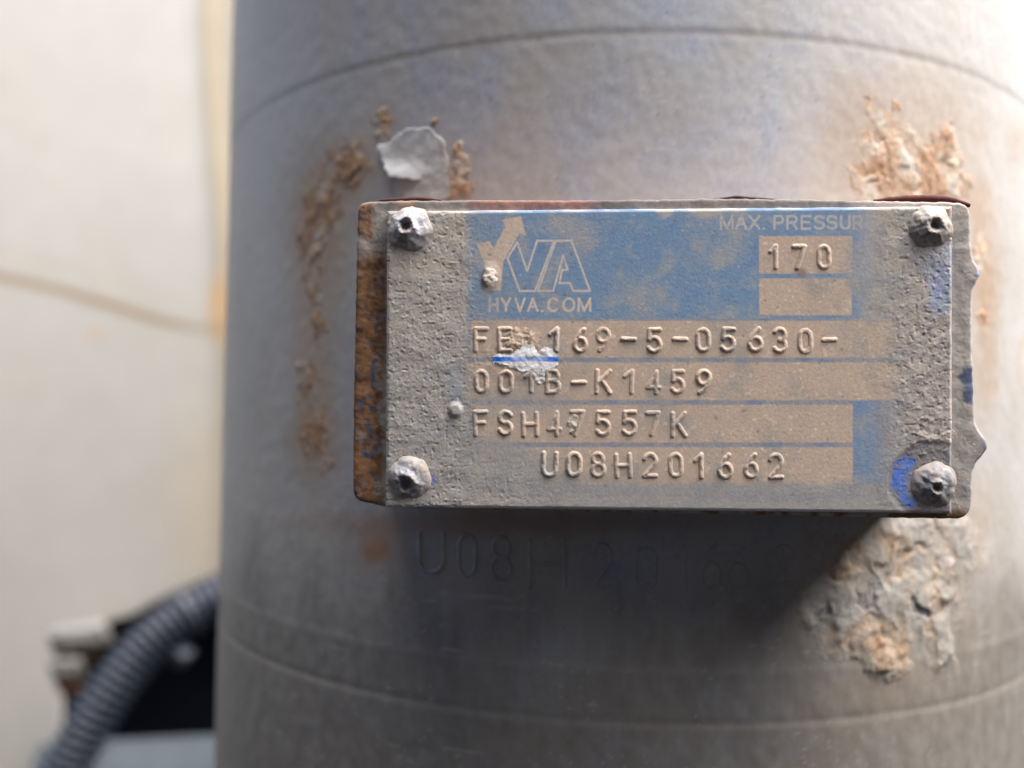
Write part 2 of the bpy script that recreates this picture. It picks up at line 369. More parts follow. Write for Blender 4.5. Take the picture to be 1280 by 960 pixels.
# the faint stamped number under the plate
for ch, x0, x1, y0, y1 in [('U', 522, 557, 664, 718), ('0', 571, 597, 666, 722), ('8', 612, 641, 669, 727), ('H', 660, 708, 673, 737), ('2', 738, 767, 678, 737), ('0', 792, 822, 682, 740),
                           ('1', 842, 862, 680, 743), ('6', 874, 902, 679, 738), ('6', 906, 937, 682, 738), ('2', 964, 993, 680, 732)]:
    G = glyph(ch, x0, x1, y0, y1, 2.5)
    def fn(X, Y, s, z, T, Zp, G=G):
        d = segdist(X, Y, G); n = fbm(s * .5, z * .5, 3, 77)
        h = .00032 * (1 - st(0.3, 3.4, d)) * (.7 + .6 * n)
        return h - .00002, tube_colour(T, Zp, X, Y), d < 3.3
    tube_patch('stamped_character', x0 - 3, y0 - 3, x1 + 3, y1 + 3, fn, M_TUBE, cyl, step=.00014)

# ------------------------------------------------------------------ the welded steel bracket behind the plate
OUT = [(446, 254), (452, 250), (600, 249), (760, 249), (900, 247), (1000, 248), (1100, 250), (1205, 252), (1214, 257), (1215, 300), (1217, 322), (1222, 330), (1228, 338), (1228, 347), (1221, 352), (1217, 362),
       (1216, 400), (1217, 440), (1219, 500), (1220, 528), (1226, 541), (1236, 550), (1239, 559), (1232, 568), (1222, 577), (1217, 590), (1217, 630), (1214, 643), (1204, 650), (1150, 649), (1000, 646), (850, 643),
       (700, 640), (560, 637), (480, 635), (452, 629), (441, 626), (439, 610), (440, 500), (442, 400), (444, 300)]
HB = -.0009                                      # bracket face lies behind the face of the nameplate
pts = np.array([on_plate(x, y, HB) for x, y in OUT]); pts = np.vstack([pts, pts[:1]])
L_ = np.concatenate([[0], np.cumsum(np.linalg.norm(np.diff(pts, axis=0), axis=1))])
tt = np.arange(0, L_[-1], .00025)
ol = np.stack([np.interp(tt, L_, pts[:, 0]), np.interp(tt, L_, pts[:, 1])], 1)
ker = np.ones(5) / 5
for _ in range(5):
    ol = np.stack([np.convolve(np.concatenate([ol[-2:, k], ol[:, k], ol[:2, k]]), ker, 'valid') for k in (0, 1)], 1)
tg = np.roll(ol, -1, 0) - np.roll(ol, 1, 0); tg /= np.linalg.norm(tg, axis=1)[:, None]
nrm = np.stack([tg[:, 1], -tg[:, 0]], 1)         # clockwise outline: inward is to the right
ol = ol + nrm * (.00012 * fbm(tt * 900, 0 * tt, 3, 4))[:, None]
def bracket_colour(X, Y, u, v, side):
    a, b = u * 1000, v * 1000
    n1 = fbm(a * .35, b * .35, 4, 401); n2 = fbm(a * .5 + 5, b * .35, 4, 402); n3 = fbm(a * 1.2, b * 1.2, 3, 403)
    c = np.zeros(a.shape + (3,)) + np.array([.42, .39, .36])
    c = mix(c, [.30, .30, .32], st(0, .5, n1) * .7)
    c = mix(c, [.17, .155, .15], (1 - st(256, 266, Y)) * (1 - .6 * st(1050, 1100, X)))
    lm = 1 - st(478, 490, X)
    rust = mix(np.zeros(a.shape + (3,)) + np.array([.29, .15, .075]), [.13, .07, .05], st(-.2, .3, n3 * .6 + .7 * n1))
    rust = mix(rust, [.42, .25, .12], st(.05, .5, n2) * .5); rust = mix(rust, [.30, .28, .27], st(.15, .5, -n2 + .5 * n1) * .6)
    rm = lm * np.clip(st(300, 330, Y + 20 * n1) + .9 * (1 - st(285, 300, Y + 30 * n1)) * (1 - st(462, 472, X)), 0, 1) * (1 - st(470, 484, X + 30 * n2) * st(420, 470, Y) * .9)
    c = mix(c, rust, rm)
    c = mix(c, [.07, .10, .16], lm * .85 * st(.16, .30, n2 - .22 + .32 * blob(X, Y, 456, 505, 16, 55, .6) + .28 * blob(X, Y, 466, 565, 9, 42, .6) + .15 * blob(X, Y, 463, 395, 10, 12, .6)))
    tm = (1 - st(262, 268, Y))
    c = mix(c, [.27, .13, .11], tm * blob(X + 15 * n1, Y, 670, 255, 75, 30, .3) * .85)
    c = mix(c, [.28, .19, .14], tm * blob(X, Y, 507, 255, 10, 20, .5))
    c = mix(c, [.25, .20, .18], tm * st(0, .4, n3) * .6)
    c = mix(c, [.10, .09, .09], tm * blob(X, Y, 757, 252, 22, 12, .6) * .6)
    bm = np.maximum(blob(X + 5 * n3, Y + 5 * n2, 1209, 471, 10, 13, .25), blob(X + 5 * n3, Y + 5 * n2, 1212, 492, 9, 13, .25))
    c = mix(c, [.085, .11, .20], np.maximum(bm * .9, blob(X, Y, 1234, 556, 8, 12, .7) * .6))
    c = mix(c, [.2, .3, .5], blob(X, Y, 1227, 343, 6, 9, .6) * .8)
    bt = st(632, 640, Y)
    c = mix(c, [.25, .15, .09], bt * st(-.1, .3, n2 + .3 * blob(X, Y, 515, 636, 25, 10) + .5 * blob(X, Y, 1180, 648, 60, 8)))
    c = mix(c, [.36, .18, .09], np.clip(side, 0, 1) * .6)
    return np.clip(c * .85, .02, .7)
rings, cols = [], []
for inset, h in [(0, -.028), (0, -.010), (0, -.004), (0, -.002), (0.00003, -.0008), (.0001, -.0003), (.00025, -.00010), (.0005, -.00003)] + [(.0011 + .0003 * k, 0) for k in range(18)]:
    q = ol + nrm * inset; u, v = q[:, 0], q[:, 1]
    lf = np.clip((-.0345 - u) / .003, 0, 1)                         # the left border rolls back slightly
    hn = .00012 * fbm(u * 500, v * 500, 4, 405) + .00005 * fbm(u * 2500, v * 2500, 3, 406) * (1 + .5 * lf)
    hh = HB + h - .0004 * lf**2 + (hn if h > -.003 else 0)
    Pq = plate_point(u, v, hh); rings.append(Pq); Xq, Yq = project(Pq)
    cols.append(bracket_colour(Xq, Yq, u, v, np.full(u.shape, st(.0002, .002, -h))))
brk = grid_obj('mounting_bracket', np.array(rings)[::-1], np.array(cols)[::-1], M_BRK, cyl, wrap=True)
brk['label'] = 'rusty steel backing bracket with chipped dark blue paint'

# bracket's primed rear edge over its top, gap shade put into the dark red
def rear_edge(name, path, r0, col, seed):
    q = np.array([plate_point(*on_plate(x, y, -.0030), -.0030) for x, y in path])
    L = np.concatenate([[0], np.cumsum(np.linalg.norm(np.diff(q, axis=0), axis=1))]); t = np.linspace(0, L[-1], max(12, int(L[-1] / .0003)))
    q = np.stack([np.interp(t, L, q[:, k]) for k in range(3)], 1)
    r = r0 * (.25 + .75 * np.sin(np.pi * np.linspace(0.04, .96, len(t)))**.6) * (1 + .25 * fbm(t * 900, 0 * t, 3, seed))
    Pq = tube_along(q, r, 14)
    return grid_obj(name, Pq, np.asarray(col), M_BRK, brk, wrap=True)
rear_edge('shaded_rear_edge', [(1092, 252), (1120, 250), (1155, 249), (1185, 250), (1212, 257)], .0006, [.07, .02, .018], 1)
rear_edge('shaded_rear_edge', [(474, 251), (500, 250), (525, 249), (552, 251)], .00035, [.06, .025, .022], 2)
rear_edge('shaded_rear_edge', [(890, 250), (920, 247), (945, 249), (972, 250)], .00028, [.05, .025, .025], 3)

# ------------------------------------------------------------------ the nameplate
plate = root('name_plate', tuple(PO - EV * PH / 2), 'embossed rectangular metal identification plate with faded blue print under grey dust', 'nameplate')
KP = 1.44
def plate_fields(X, Y, u, v):
    a, b = u * 1000, v * 1000
    n1 = fbm(a * .12, b * .12, 4, 501); n2 = fbm(a * .35 + 4, b * .35, 4, 502); n3 = fbm(a * 1.6, b * 1.6, 3, 503); n4 = fbm(a * .6 - 8, b * .6, 4, 504)
    Xw = X + 10 * n2 + 8 * n3; Yw = Y + 8 * n4
    tan = mix(np.zeros(a.shape + (3,)) + lin(170, 151, 135, KP), lin(150, 140, 130, KP), st(-.1, .5, n1 + .4 * n2))
    tan = mix(tan, lin(206, 186, 164, KP), st(.18, .5, n3 * .7 + .6 * n4) * .65)
    blue = mix(np.zeros(a.shape + (3,)) + lin(94, 124, 154, KP), lin(132, 139, 147, KP), st(-.1, .6, n2 + .6 * n1))
    blue = mix(blue, lin(70, 108, 154, KP), st(.0, .6, -n2 + .5 * n4 - .1) * .6)
    blue = mix(blue, lin(150, 145, 140, KP), st(.15, .6, n3 * .6 + .5 * n1) * .3)
    line = mix(np.zeros(a.shape + (3,)) + lin(124, 128, 138, KP), lin(98, 115, 146, KP), st(0, .45, n2))
    line = mix(line, lin(140, 135, 130, KP), st(.1, .5, n4) * .6)
    dustL = mix(np.zeros(a.shape + (3,)) + lin(156, 149, 141, KP), lin(138, 137, 136, KP), st(330, 540, Y + 60 * n1))
    dustL = mix(dustL, lin(125, 128, 132, KP), st(.05, .5, n1 + .3 * n2) * .5)
    dustR = mix(np.zeros(a.shape + (3,)) + lin(158, 150, 143, KP), lin(128, 122, 122, KP), st(-.15, .3, n4 + .8 * n3))
    c = dustL.copy()
    c = mix(c, blue, boxm(X, Y, 582, 240, 1098, 402, 1, 22))
    rows = np.maximum.reduce([boxm(X, Y, 589, 401, 1134, 447, 1.2), boxm(X, Y, 583, 453, 1134, 500, 1.2), boxm(X, Y, 590, 506, 1066, 553, 1.2), boxm(X, Y, 590, 559, 1066, 606, 1.2),
                              boxm(X, Y, 949, 295, 1065, 342, 1.2), boxm(X, Y, 949, 348, 1065, 394, 1.2)])
    c = mix(c, line, boxm(X, Y, 585, 398, 1134, 606, 1))
    c = mix(c, blue, boxm(X, Y, 1066, 500, 1096, 604, 1.2, 14) * .8)
    c = mix(c, tan, rows)
    # print: maker's mark, web address, pressure heading
    z6 = lambda L: [(570 + x / 6.4, 260 + y / 6.4) for x, y in L]
    tl = lin(196, 176, 154, KP)
    wear = st(-.45, .05, n3 + n4 + .25)
    c = mix(c, lin(190, 168, 148, KP), polymask(X, Y, z6([(165, 285), (270, 265), (300, 322), (395, 150), (372, 95), (520, 65), (558, 215), (505, 205), (378, 430), (357, 660), (230, 660), (228, 440)]), 1.2) * .92)
    Vp = z6([(490, 275), (570, 505), (648, 262), (785, 262), (632, 665), (510, 665), (412, 400), (490, 275)])
    Ap = z6([(800, 262), (925, 262), (1072, 663), (937, 663), (912, 602), (828, 600), (848, 495), (893, 492), (858, 380), (778, 663), (655, 663), (800, 262)])
    sub = (X > 580) & (X < 760) & (Y > 262) & (Y < 395)
    def stamp(paths, w, col, amt, region):
        m_ = np.zeros(X.shape); xs, ys = X[region], Y[region]
        m_[region] = 1 - st(w - .7, w + .7, segdist(xs, ys, paths))
        return mix(c, col, m_ * amt)
    c = stamp([Vp, Ap], 1.25, lin(188, 176, 164, KP), .55 + .4 * wear, sub)
    c = stamp([z6([(118, 310), (118, 655)])], .9, lin(165, 168, 170, KP), .6, sub)
    web = [('H', 611, 623), ('Y', 626, 639), ('V', 643, 657), ('A', 659, 673), ('.', 675, 680), ('C', 684, 699), ('O', 703, 719), ('M', 722, 739)]
    for i, (ch, x0, x1) in enumerate(web):
        c = stamp(glyph(ch, x0, x1, 372, 390, 1.2), 1.5, tl, (.35 if i == 0 else .65) + .25 * wear, (X > x0 - 3) & (X < x1 + 3) & (Y > 368) & (Y < 394))
    hd = [('M', 900, 917), ('A', 919, 934), ('X', 936, 950), ('.', 952, 957), ('P', 967, 980), ('R', 983, 997), ('E', 1001, 1014), ('S', 1017, 1031), ('S', 1033, 1047), ('U', 1050, 1063), ('R', 1066, 1079), ('E', 1082, 1094)]
    for i, (ch, x0, x1) in enumerate(hd):
        c = stamp(glyph(ch, x0, x1, 269, 287, 1.2), 1.5, lin(172, 166, 158, KP), .85 * (1 - st(9, 12, i)), (X > x0 - 3) & (X < x1 + 3) & (Y > 265) & (Y < 291))
    # thick dust creeping in from both sides, thinner smudges over the blue
    dl = 1 - st(572, 594, Xw); dl = np.maximum(dl, (1 - st(0, 1, (X - 590) / 95 - (Yw - 545) / 60)) * st(540, 560, Yw)); dl = np.maximum(dl, st(600, 610, Yw))
    dl = np.maximum(dl, blob(Xw, Yw, 640, 505, 70, 16, .8) * .6)
    c = mix(c, dustL, dl * (1 - .75 * blob(Xw, Yw, 571, 482, 14, 22, .5)))
    c = mix(c, lin(118, 132, 150, KP), blob(Xw, Yw, 571, 482, 12, 22, .5) * .6)
    dr = st(1058, 1112, Xw + 10 * n1) * .92
    c = mix(c, dustR if False else mix(np.zeros(a.shape + (3,)) + lin(160, 154, 146, KP), lin(140, 138, 136, KP), st(-.2, .4, n2)), dr * np.where(Y < 400, 1, st(1095, 1140, Xw)))
    c = mix(c, dustR, st(1118, 1150, Xw + 14 * n1) * st(330, 400, Yw))
    for cx, cy, rx, ry, am in [(830, 262, 13, 8, .8), (878, 262, 24, 10, .75), (705, 285, 40, 14, .25), (925, 268, 12, 10, .3)]:
        c = mix(c, lin(165, 156, 146, KP), blob(Xw, Yw, cx, cy, rx, ry, .35) * am)
    c = mix(c, lin(150, 146, 140, KP), polymask(X, Y, [(891, 323), (907, 321), (905, 336), (894, 338)], 1) * .5 * (1 - polymask(X, Y, [(895, 327), (902, 326), (901, 333), (896, 333)], 1)))
    c = mix(c, lin(112, 118, 132, KP), blob(Xw, Yw, 985, 620, 95, 6, .8) * .5 + blob(Xw, Yw, 760, 616, 120, 5, .8) * .25)
    c = mix(c, lin(122, 150, 198, KP), polymask(Xw * .6 + X * .4, Yw * .6 + Y * .4, [(1136, 318), (1165, 316), (1192, 300), (1192, 360), (1188, 392), (1166, 396), (1160, 362), (1148, 340)], 6) * .62 * (.7 + .6 * n2))
    c = mix(c, lin(95, 135, 205, KP), blob(Xw, Yw, 1174, 352, 12, 20, .8) * .5)
    c = mix(c, lin(104, 102, 108, KP), blob(X + 6 * n2, Y + 6 * n4, 1166, 602, 56, 52, .10) * .88)
    c = mix(c, lin(120, 118, 120, KP), blob(Xw, Yw, 1150, 300, 26, 44, .6) * .5)
    c = mix(c, lin(62, 104, 184, KP), polymask(X + 3 * n4, Y + 3 * n2, [(1118, 578), (1131, 570), (1146, 574), (1138, 590), (1142, 606), (1147, 622), (1140, 636), (1125, 626), (1113, 606)], 2) * (1 - .85 * st(.0, .35, n2 + .6 * n4 + .3 * n3)))
    c = mix(c, lin(50, 95, 190, KP), blob(X, Y, 540, 600, 5, 7, .6) * .8)
    c = mix(c, lin(112, 110, 110, KP), blob(Xw, Yw, 505, 300, 26, 26, .8) * .35 + blob(Xw, Yw, 510, 612, 40, 20, .8) * .3)
    veil = .16 + .30 * st(-.3, .5, n1 + .35 * n2) + .18 * st(.1, .5, n4) + .35 * st(1035, 1100, Xw + 20 * n1) * (1 - st(400, 410, Y)) + .25 * (1 - st(585, 660, Xw + 30 * n1))
    c = mix(c, mix(np.zeros(a.shape + (3,)) + lin(150, 142, 133, KP), lin(134, 132, 131, KP), st(-.3, .4, n2)), np.clip(veil, 0, .8) * .75)
    # flecks
    c = mix(c, lin(105, 98, 92, KP), st(.66, .80, perlin(a * 1.1, b * 1.1, 521)) * .5)
    c = mix(c, lin(120, 100, 92, KP), blob(X, Y, 1002, 341, 6, 6, .5) * .7)
    c = mix(c, lin(214, 204, 190, KP), st(.62, .8, perlin(a * 1.9, b * 1.9, 522)) * .3 * st(-.1, .4, n4))
    c = mix(c, lin(90, 84, 78, KP), blob(X, Y, 613, 345, 10, 13, .6) * .4)
    # struck spot across the first two rows: bare white with the blue rule
    return np.clip(c, .02, .85)
def plate_height(X, Y, u, v):
    a, b = u * 1000, v * 1000
    n2 = fbm(a * .35 + 4, b * .35, 3, 502); Xw = X + 14 * n2
    left = 1 - st(560, 620, Xw); right = st(1090, 1150, Xw); low = st(540, 640, Y) * (1 - st(600, 760, Xw))
    rough = np.clip(np.maximum.reduce([left, right * 1.25, low * .7]), 0, 1.3)
    a2, b2 = a * .8 + b * .6, b * .8 - a * .6                                # grain drawn out along the wiping direction
    cr = fbm(a2 * 1.5, b2 * 1.9, 2, 511, .8) + .15 * fbm(a * 1.0, b * 1.0, 3, 519); big = fbm(a * .3, b * .3, 3, 512); fine = fbm(a * 3.7, b * 3.7, 1, 513)
    cover = .55 + .9 * fbm(a * .22, b * .22, 3, 516)
    h = (.000008 + .000026 * rough * cover) * cr + (.00001 + .00008 * rough) * big + (.000005 + .000010 * rough) * fine
    pits = st(.42, .62, perlin(a * 1.7, b * 1.7, 517)); h = h - .00005 * pits * rough + .00004 * st(.5, .7, perlin(a * 1.5, b * 1.5, 518)) * rough
    h = h - .00012 * blob(X + 6 * n2, Y, 1166, 602, 54, 50, .08) + .00012 * right
    h = h + .00035 * blob(X, Y, 569.5, 512.5, 7.5, 8.5, .45)
    h = h + .00016 * blob(X + 5 * n2, Y, 655, 446, 48, 26, .5) * (.5 + .6 * fbm(a * .8, b * .8, 3, 514))
    h = h + .0002 * blob(X, Y, 613, 346, 9, 13, .7)
    h = h + .00018 * np.abs(fbm(a * .6, b * .6, 3, 515)) * blob(X + 5 * n2, Y, 1168, 545, 26, 30, .6)
    return h
st_ = .00010
us = np.arange(-PW / 2, PW / 2 + 1e-6, st_); vs = np.arange(-PH / 2, PH / 2 + 1e-6, st_)
U, V = np.meshgrid(us, vs)
X, Y = project(plate_point(U, V)); Hs = plate_height(X, Y, U, V)
ed = np.minimum(np.minimum(U + PW / 2, PW / 2 - U), np.minimum(V + PH / 2, PH / 2 - V))
Hs = Hs - .00012 * (1 - st(0, .0004, ed))
Cs = plate_fields(X, Y, U, V)
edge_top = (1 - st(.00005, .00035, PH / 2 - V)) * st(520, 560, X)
Cs = mix(Cs, lin(190, 190, 190, KP), edge_top * .4 * st(-.2, .3, fbm(U * 300, V * 300, 3, 5)))  # bright line painted along the top edge as its highlight
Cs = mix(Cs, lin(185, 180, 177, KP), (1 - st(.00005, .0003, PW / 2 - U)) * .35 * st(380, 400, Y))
wob = lambda t, s: .00006 * fbm(t * 400, 0 * t, 3, s)
Pp = plate_point(U + np.where(np.abs(U) > PW / 2 - .0003, wob(V, 3), 0), V + np.where(np.abs(V) > PH / 2 - .0003, wob(U, 4), 0), Hs)
back = Pp - EN * .0012
Pf = np.pad(Pp, ((1, 1), (1, 1), (0, 0)), 'edge')
for sl in [(0, slice(None)), (-1, slice(None)), (slice(None), 0), (slice(None), -1)]: Pf[sl] = Pf[sl] - EN * .0011
Cf = np.pad(Cs, ((1, 1), (1, 1), (0, 0)), 'edge')
sheet = grid_obj('aluminium_sheet', Pf, Cf, M_PLATE, plate)

def plate_patch(name, x0, y0, x1, y1, fn, mat, parent, step=.0001, **prop):
    u_, v_ = on_plate(np.array([x0, x1, x0, x1], float), np.array([y0, y0, y1, y1], float))
    Ug, Vg = np.meshgrid(np.arange(u_.min(), u_.max(), step), np.arange(v_.min(), v_.max(), step))
    Xg, Yg = project(plate_point(Ug, Vg))
    h, c, k = fn(Xg, Yg, Ug, Vg)
    o = grid_obj(name, plate_point(Ug, Vg, h), c, mat, parent, keep=k)
    for a, b in prop.items(): o[a] = b
    return o

ROWS = [[('1', 961, 975, 305, 337), ('7', 989, 1008, 305, 337), ('0', 1021, 1039, 305, 337)],
        [('F', 592, 611, 409, 441), ('E', 622, 641, 409, 441), ('1', 685, 701, 409, 441), ('6', 716, 735, 409, 441), ('9', 745, 764, 409, 441), ('-', 776, 796, 419, 428), ('5', 808, 828, 409, 441), ('-', 840, 860, 419, 428),
         ('0', 870, 889, 410, 441), ('5', 901, 921, 409, 441), ('6', 934, 954, 409, 441), ('3', 966, 985, 409, 442), ('0', 997, 1016, 410, 442), ('-', 1027, 1047, 420, 430)],
        [('0', 593, 611, 462, 492), ('0', 623, 642, 462, 492), ('1', 655, 669, 462, 492), ('B', 681, 701, 461, 493), ('-', 713, 733, 473, 482), ('K', 743, 765, 461, 493), ('1', 778, 795, 461, 493), ('4', 807, 827, 462, 493), ('5', 838, 857, 462, 493), ('9', 870, 890, 462, 494)],
        [('F', 592, 611, 512, 545), ('S', 622, 642, 513, 545), ('H', 651, 673, 514, 546), ('4', 684, 703, 513, 546), ('7', 712, 732, 512, 546), ('5', 744, 764, 513, 546), ('5', 777, 797, 513, 546), ('7', 807, 826, 514, 546), ('K', 838, 859, 514, 547)],
        [('U', 676, 697, 564, 597), ('0', 707, 727, 565, 597), ('8', 737, 757, 565, 598), ('H', 768, 790, 566, 598), ('2', 802, 822, 566, 598), ('0', 835, 854, 566, 598), ('1', 867, 882, 566, 599), ('6', 897, 917, 566, 599), ('6', 929, 948, 566, 599), ('2', 960, 980, 566, 599)]]
for row in ROWS:
    for ch, x0, x1, y0, y1 in row:
        r1, r2, r3, r4 = [float(_hash(np.array([x0]), np.array([y0]), q)[0]) - .5 for q in (1, 2, 3, 4)]
        cx_, cy_, tl_ = (x0 + x1) / 2, (y0 + y1) / 2, .07 * r3
        G = [[(cx_ + (x - cx_) + tl_ * (y - cy_) + 1.2 * r1, cy_ + (y - cy_) - tl_ * (x - cx_) + 1.4 * r2) for x, y in p] for p in glyph(ch, x0, x1, y0, y1, 2.6)]
        def fn(X, Y, u, v, G=G, k_=1 + .5 * r4):
            n = fbm(u * 1300, v * 1300, 2, 601); d = segdist(X, Y, G) + .55 * n
            prof = 1 - st(.6, 4.3, d)
            h = plate_height(X, Y, u, v) + .00018 * k_ * prof * (.85 + .4 * n) - .00002
            c = plate_fields(X, Y, u, v)
            c = mix(c, lin(198, 190, 180, KP), st(.15, .5, n) * (1 - st(0, 2.2, d)) * .25)
            return h, c, d < 4.15
        plate_patch('embossed_character', x0 - 3, y0 - 3, x1 + 3, y1 + 3, fn, M_PLATE, sheet, step=.00009)

# bare struck spot over the rows: crumbled white coating keeping a bit of the printed blue rule
CH = [(615, 446), (622, 442), (640, 444), (648, 436), (655, 429), (668, 431), (672, 440), (680, 433), (690, 436), (698, 446), (698, 457), (688, 461), (680, 470), (671, 468), (664, 462), (655, 466), (645, 462), (632, 457), (617, 454)]
def chip_fn(X, Y, u, v):
    a, b = u * 1000, v * 1000; n = fbm(a * 1.3, b * 1.3, 4, 701); n2 = fbm(a * 2.4, b * 2.4, 3, 702)
    mk = polymask(X + 3 * n, Y + 3 * n2, CH, 1.5)
    h = plate_height(X, Y, u, v) + .00007 + .00002 * n + .00001 * n2
    c = np.zeros(X.shape + (3,)) + lin(250, 250, 252, 1.4)
    c = mix(c, lin(150, 142, 136, KP), np.clip(st(.25, .5, n + .4 * n2 + .2 * blob(X, Y, 668, 452, 12, 12) - .35 * blob(X, Y, 655, 440, 16, 11)), 0, 1) * .35)
    grey = blob(X + 5 * n, Y, 660, 450, 22, 7, .8)
    c = mix(c, lin(165, 160, 155, KP), grey * .2)
    c = mix(c, lin(20, 108, 205, 1.4), boxm(X, Y, 612, 446, 700, 452, .7) * (1 - .5 * grey) * (1 - .5 * st(.2, .5, n)))
    return h, np.clip(c, .02, .9), mk > .45
plate_patch('coating_chip', 608, 420, 706, 478, chip_fn, M_CHIP, sheet, step=.00008, label='bare white scar with a bright blue printed rule')
def crumb_fn(cx, cy, rx, ry, seed, col):
    def fn(X, Y, u, v):
        n = fbm(u * 1000, v * 1000, 3, seed); mk = blob(X + 6 * n, Y + 5 * fbm(u * 1500 + 5, v * 1500, 3, seed + 1), cx, cy, rx, ry, .3)
        c = mix(np.zeros(X.shape + (3,)) + np.asarray(col), lin(120, 108, 98, KP), st(-.1, .4, n))
        return plate_height(X, Y, u, v) + .00016 * np.sqrt(np.clip(mk, 0, 1)) * (.6 + 1.0 * n) - .00003, c, mk > .05
    return fn
plate_patch('dirt_crumb', 618, 405, 680, 445, crumb_fn(650, 424, 20, 13, 711, lin(176, 156, 138, KP)), M_PLATE, sheet, step=.00009)
plate_patch('dirt_crumb', 640, 455, 702, 490, crumb_fn(676, 470, 12, 9, 721, lin(205, 200, 194, KP)), M_CHIP, sheet, step=.00009)
plate_patch('dirt_crumb', 705, 515, 728, 548, crumb_fn(717, 531, 7, 12, 731, lin(176, 168, 158, KP)), M_PLATE, sheet, step=.00009)
plate_patch('dirt_crumb', 600, 328, 626, 364, crumb_fn(613, 346, 8, 11, 741, lin(200, 190, 178, KP)), M_PLATE, sheet, step=.00009)

# four drive rivets, each a lumpy dirt-caked head with a hollow
def rivet(cx, cy, rp, hx, hy, hr, seed, light, label):
    u0, v0 = on_plate(np.array(float(cx)), np.array(float(cy))); px = PW / 707
    nr, na = 44, 72; rr = np.concatenate([[0.0], np.linspace(.02, 1, nr)**.9, [1.03]]); aa = np.linspace(0, 2 * np.pi, na, endpoint=False)
    RR, AA = np.meshgrid(rr, aa, indexing='ij'); ca, sa = np.cos(AA), np.sin(AA)
    bx, by = RR * ca, RR * sa
    edge = 1 + .2 * fbm(ca * 1.3 + seed, sa * 1.3, 4, seed)
    u = u0 + bx * edge * rp * px; v = v0 + by * edge * rp * px
    n1 = fbm(bx * 1.7 + seed, by * 1.7, 3, seed + 1); n2 = fbm(bx * 5, by * 5 + seed, 2, seed + 2)
    hole = np.exp(-(((bx * rp - hx)**2 + (by * rp - hy)**2) / hr**2)**1.5)
    rim = np.exp(-((np.hypot(bx * rp - hx, by * rp - hy) - hr * 1.7) / (hr * .7))**2)
    h = .00105 * np.clip(1 - RR**1.7, 0, 1)**.9 + .00038 * n1 * (1 - RR**4) + .00006 * n2 * (1 - RR**3) + .0002 * rim * (1 - RR**4) - .0006 * hole
    h = np.where(RR > .98, -.0004, h)
    c = np.zeros(RR.shape + (3,)) + lin(*light, 1.05)
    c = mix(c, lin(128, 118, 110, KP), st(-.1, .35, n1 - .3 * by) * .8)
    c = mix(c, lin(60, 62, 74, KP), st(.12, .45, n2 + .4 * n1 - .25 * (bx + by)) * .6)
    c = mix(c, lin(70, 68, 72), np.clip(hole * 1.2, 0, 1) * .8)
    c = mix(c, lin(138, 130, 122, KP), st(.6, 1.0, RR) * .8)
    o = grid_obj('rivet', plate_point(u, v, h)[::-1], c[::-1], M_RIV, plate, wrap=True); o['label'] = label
    return o
rivet(512, 286, 29, -4, 3, 6.5, 811, (176, 176, 182), 'chipped pale rivet head at the plate corner beside the rust strip')
rivet(1163, 284, 28, 3, 1, 6.5, 827, (160, 152, 146), 'brownish dirt-caked rivet head with a round hollow')
rivet(512, 597, 28, -4, -8, 7.5, 843, (146, 147, 154), 'mottled blue-grey rivet head at the lower corner')
rivet(1167, 605, 28, 0, -4, 4.5, 859, (134, 135, 142), 'dark grey rivet head beside the bright blue paint spot')

# ------------------------------------------------------------------ background: white sheet-metal panel, tabs, conduit, frame
PQ = at(np.array(272.), np.array(480.), .47)                            # a point on the right rim of the panel
PD = np.array([-.993, -.118, 0]); PN = np.array([.118, -.993, 0])           # leftwards along the panel, outward normal
def on_panel(X, Y, h=0.0):
    d = ray(X, Y); t = ((PQ + PN * h - CAM) @ PN) / (d @ PN); p = CAM + t[..., None] * d - PQ
    return p @ PD, p[..., 2]
panel = root('sheet_metal_panel', tuple(PQ + PD * .1 - np.array([0, 0, .3])), 'blurred white painted sheet metal panel with a rusty diagonal seam behind the cylinder', 'panel')
S_, Zp = np.meshgrid(np.arange(-.30, .30, .0014), np.concatenate([np.arange(-.30, .25, .0014), np.linspace(.25, 1.0, 20)]))  # unseen height and right end added to keep sun off the gap
P0 = PQ + S_[..., None] * PD + Zp[..., None] * np.array([0, 0, 1])
X, Y = project(P0)
ins = S_ > -.3
rim = X - (250 + 22 * st(0, 430, Y))
fold = Y - (335 + 72 * st(-40, 290, X))
lowx = 78 + 4 * fbm(Y * .01, 0 * Y, 3, 4)
edge_y = np.interp(X, [60, 80, 120, 165, 200, 270, 330], [792, 792, 784, 772, 752, 722, 700])
keep = ~((X > lowx) & (Y > edge_y))
h = .00015 * st(-14, 10, -fold) + .00008 * np.exp(-(fold / 14)**2) + .0005 * fbm(S_ * 9, Zp * 4, 2, 905)
h = h + .0007 * np.exp(-((rim - 8) / 14)**2) - .001 * st(18, 60, rim)

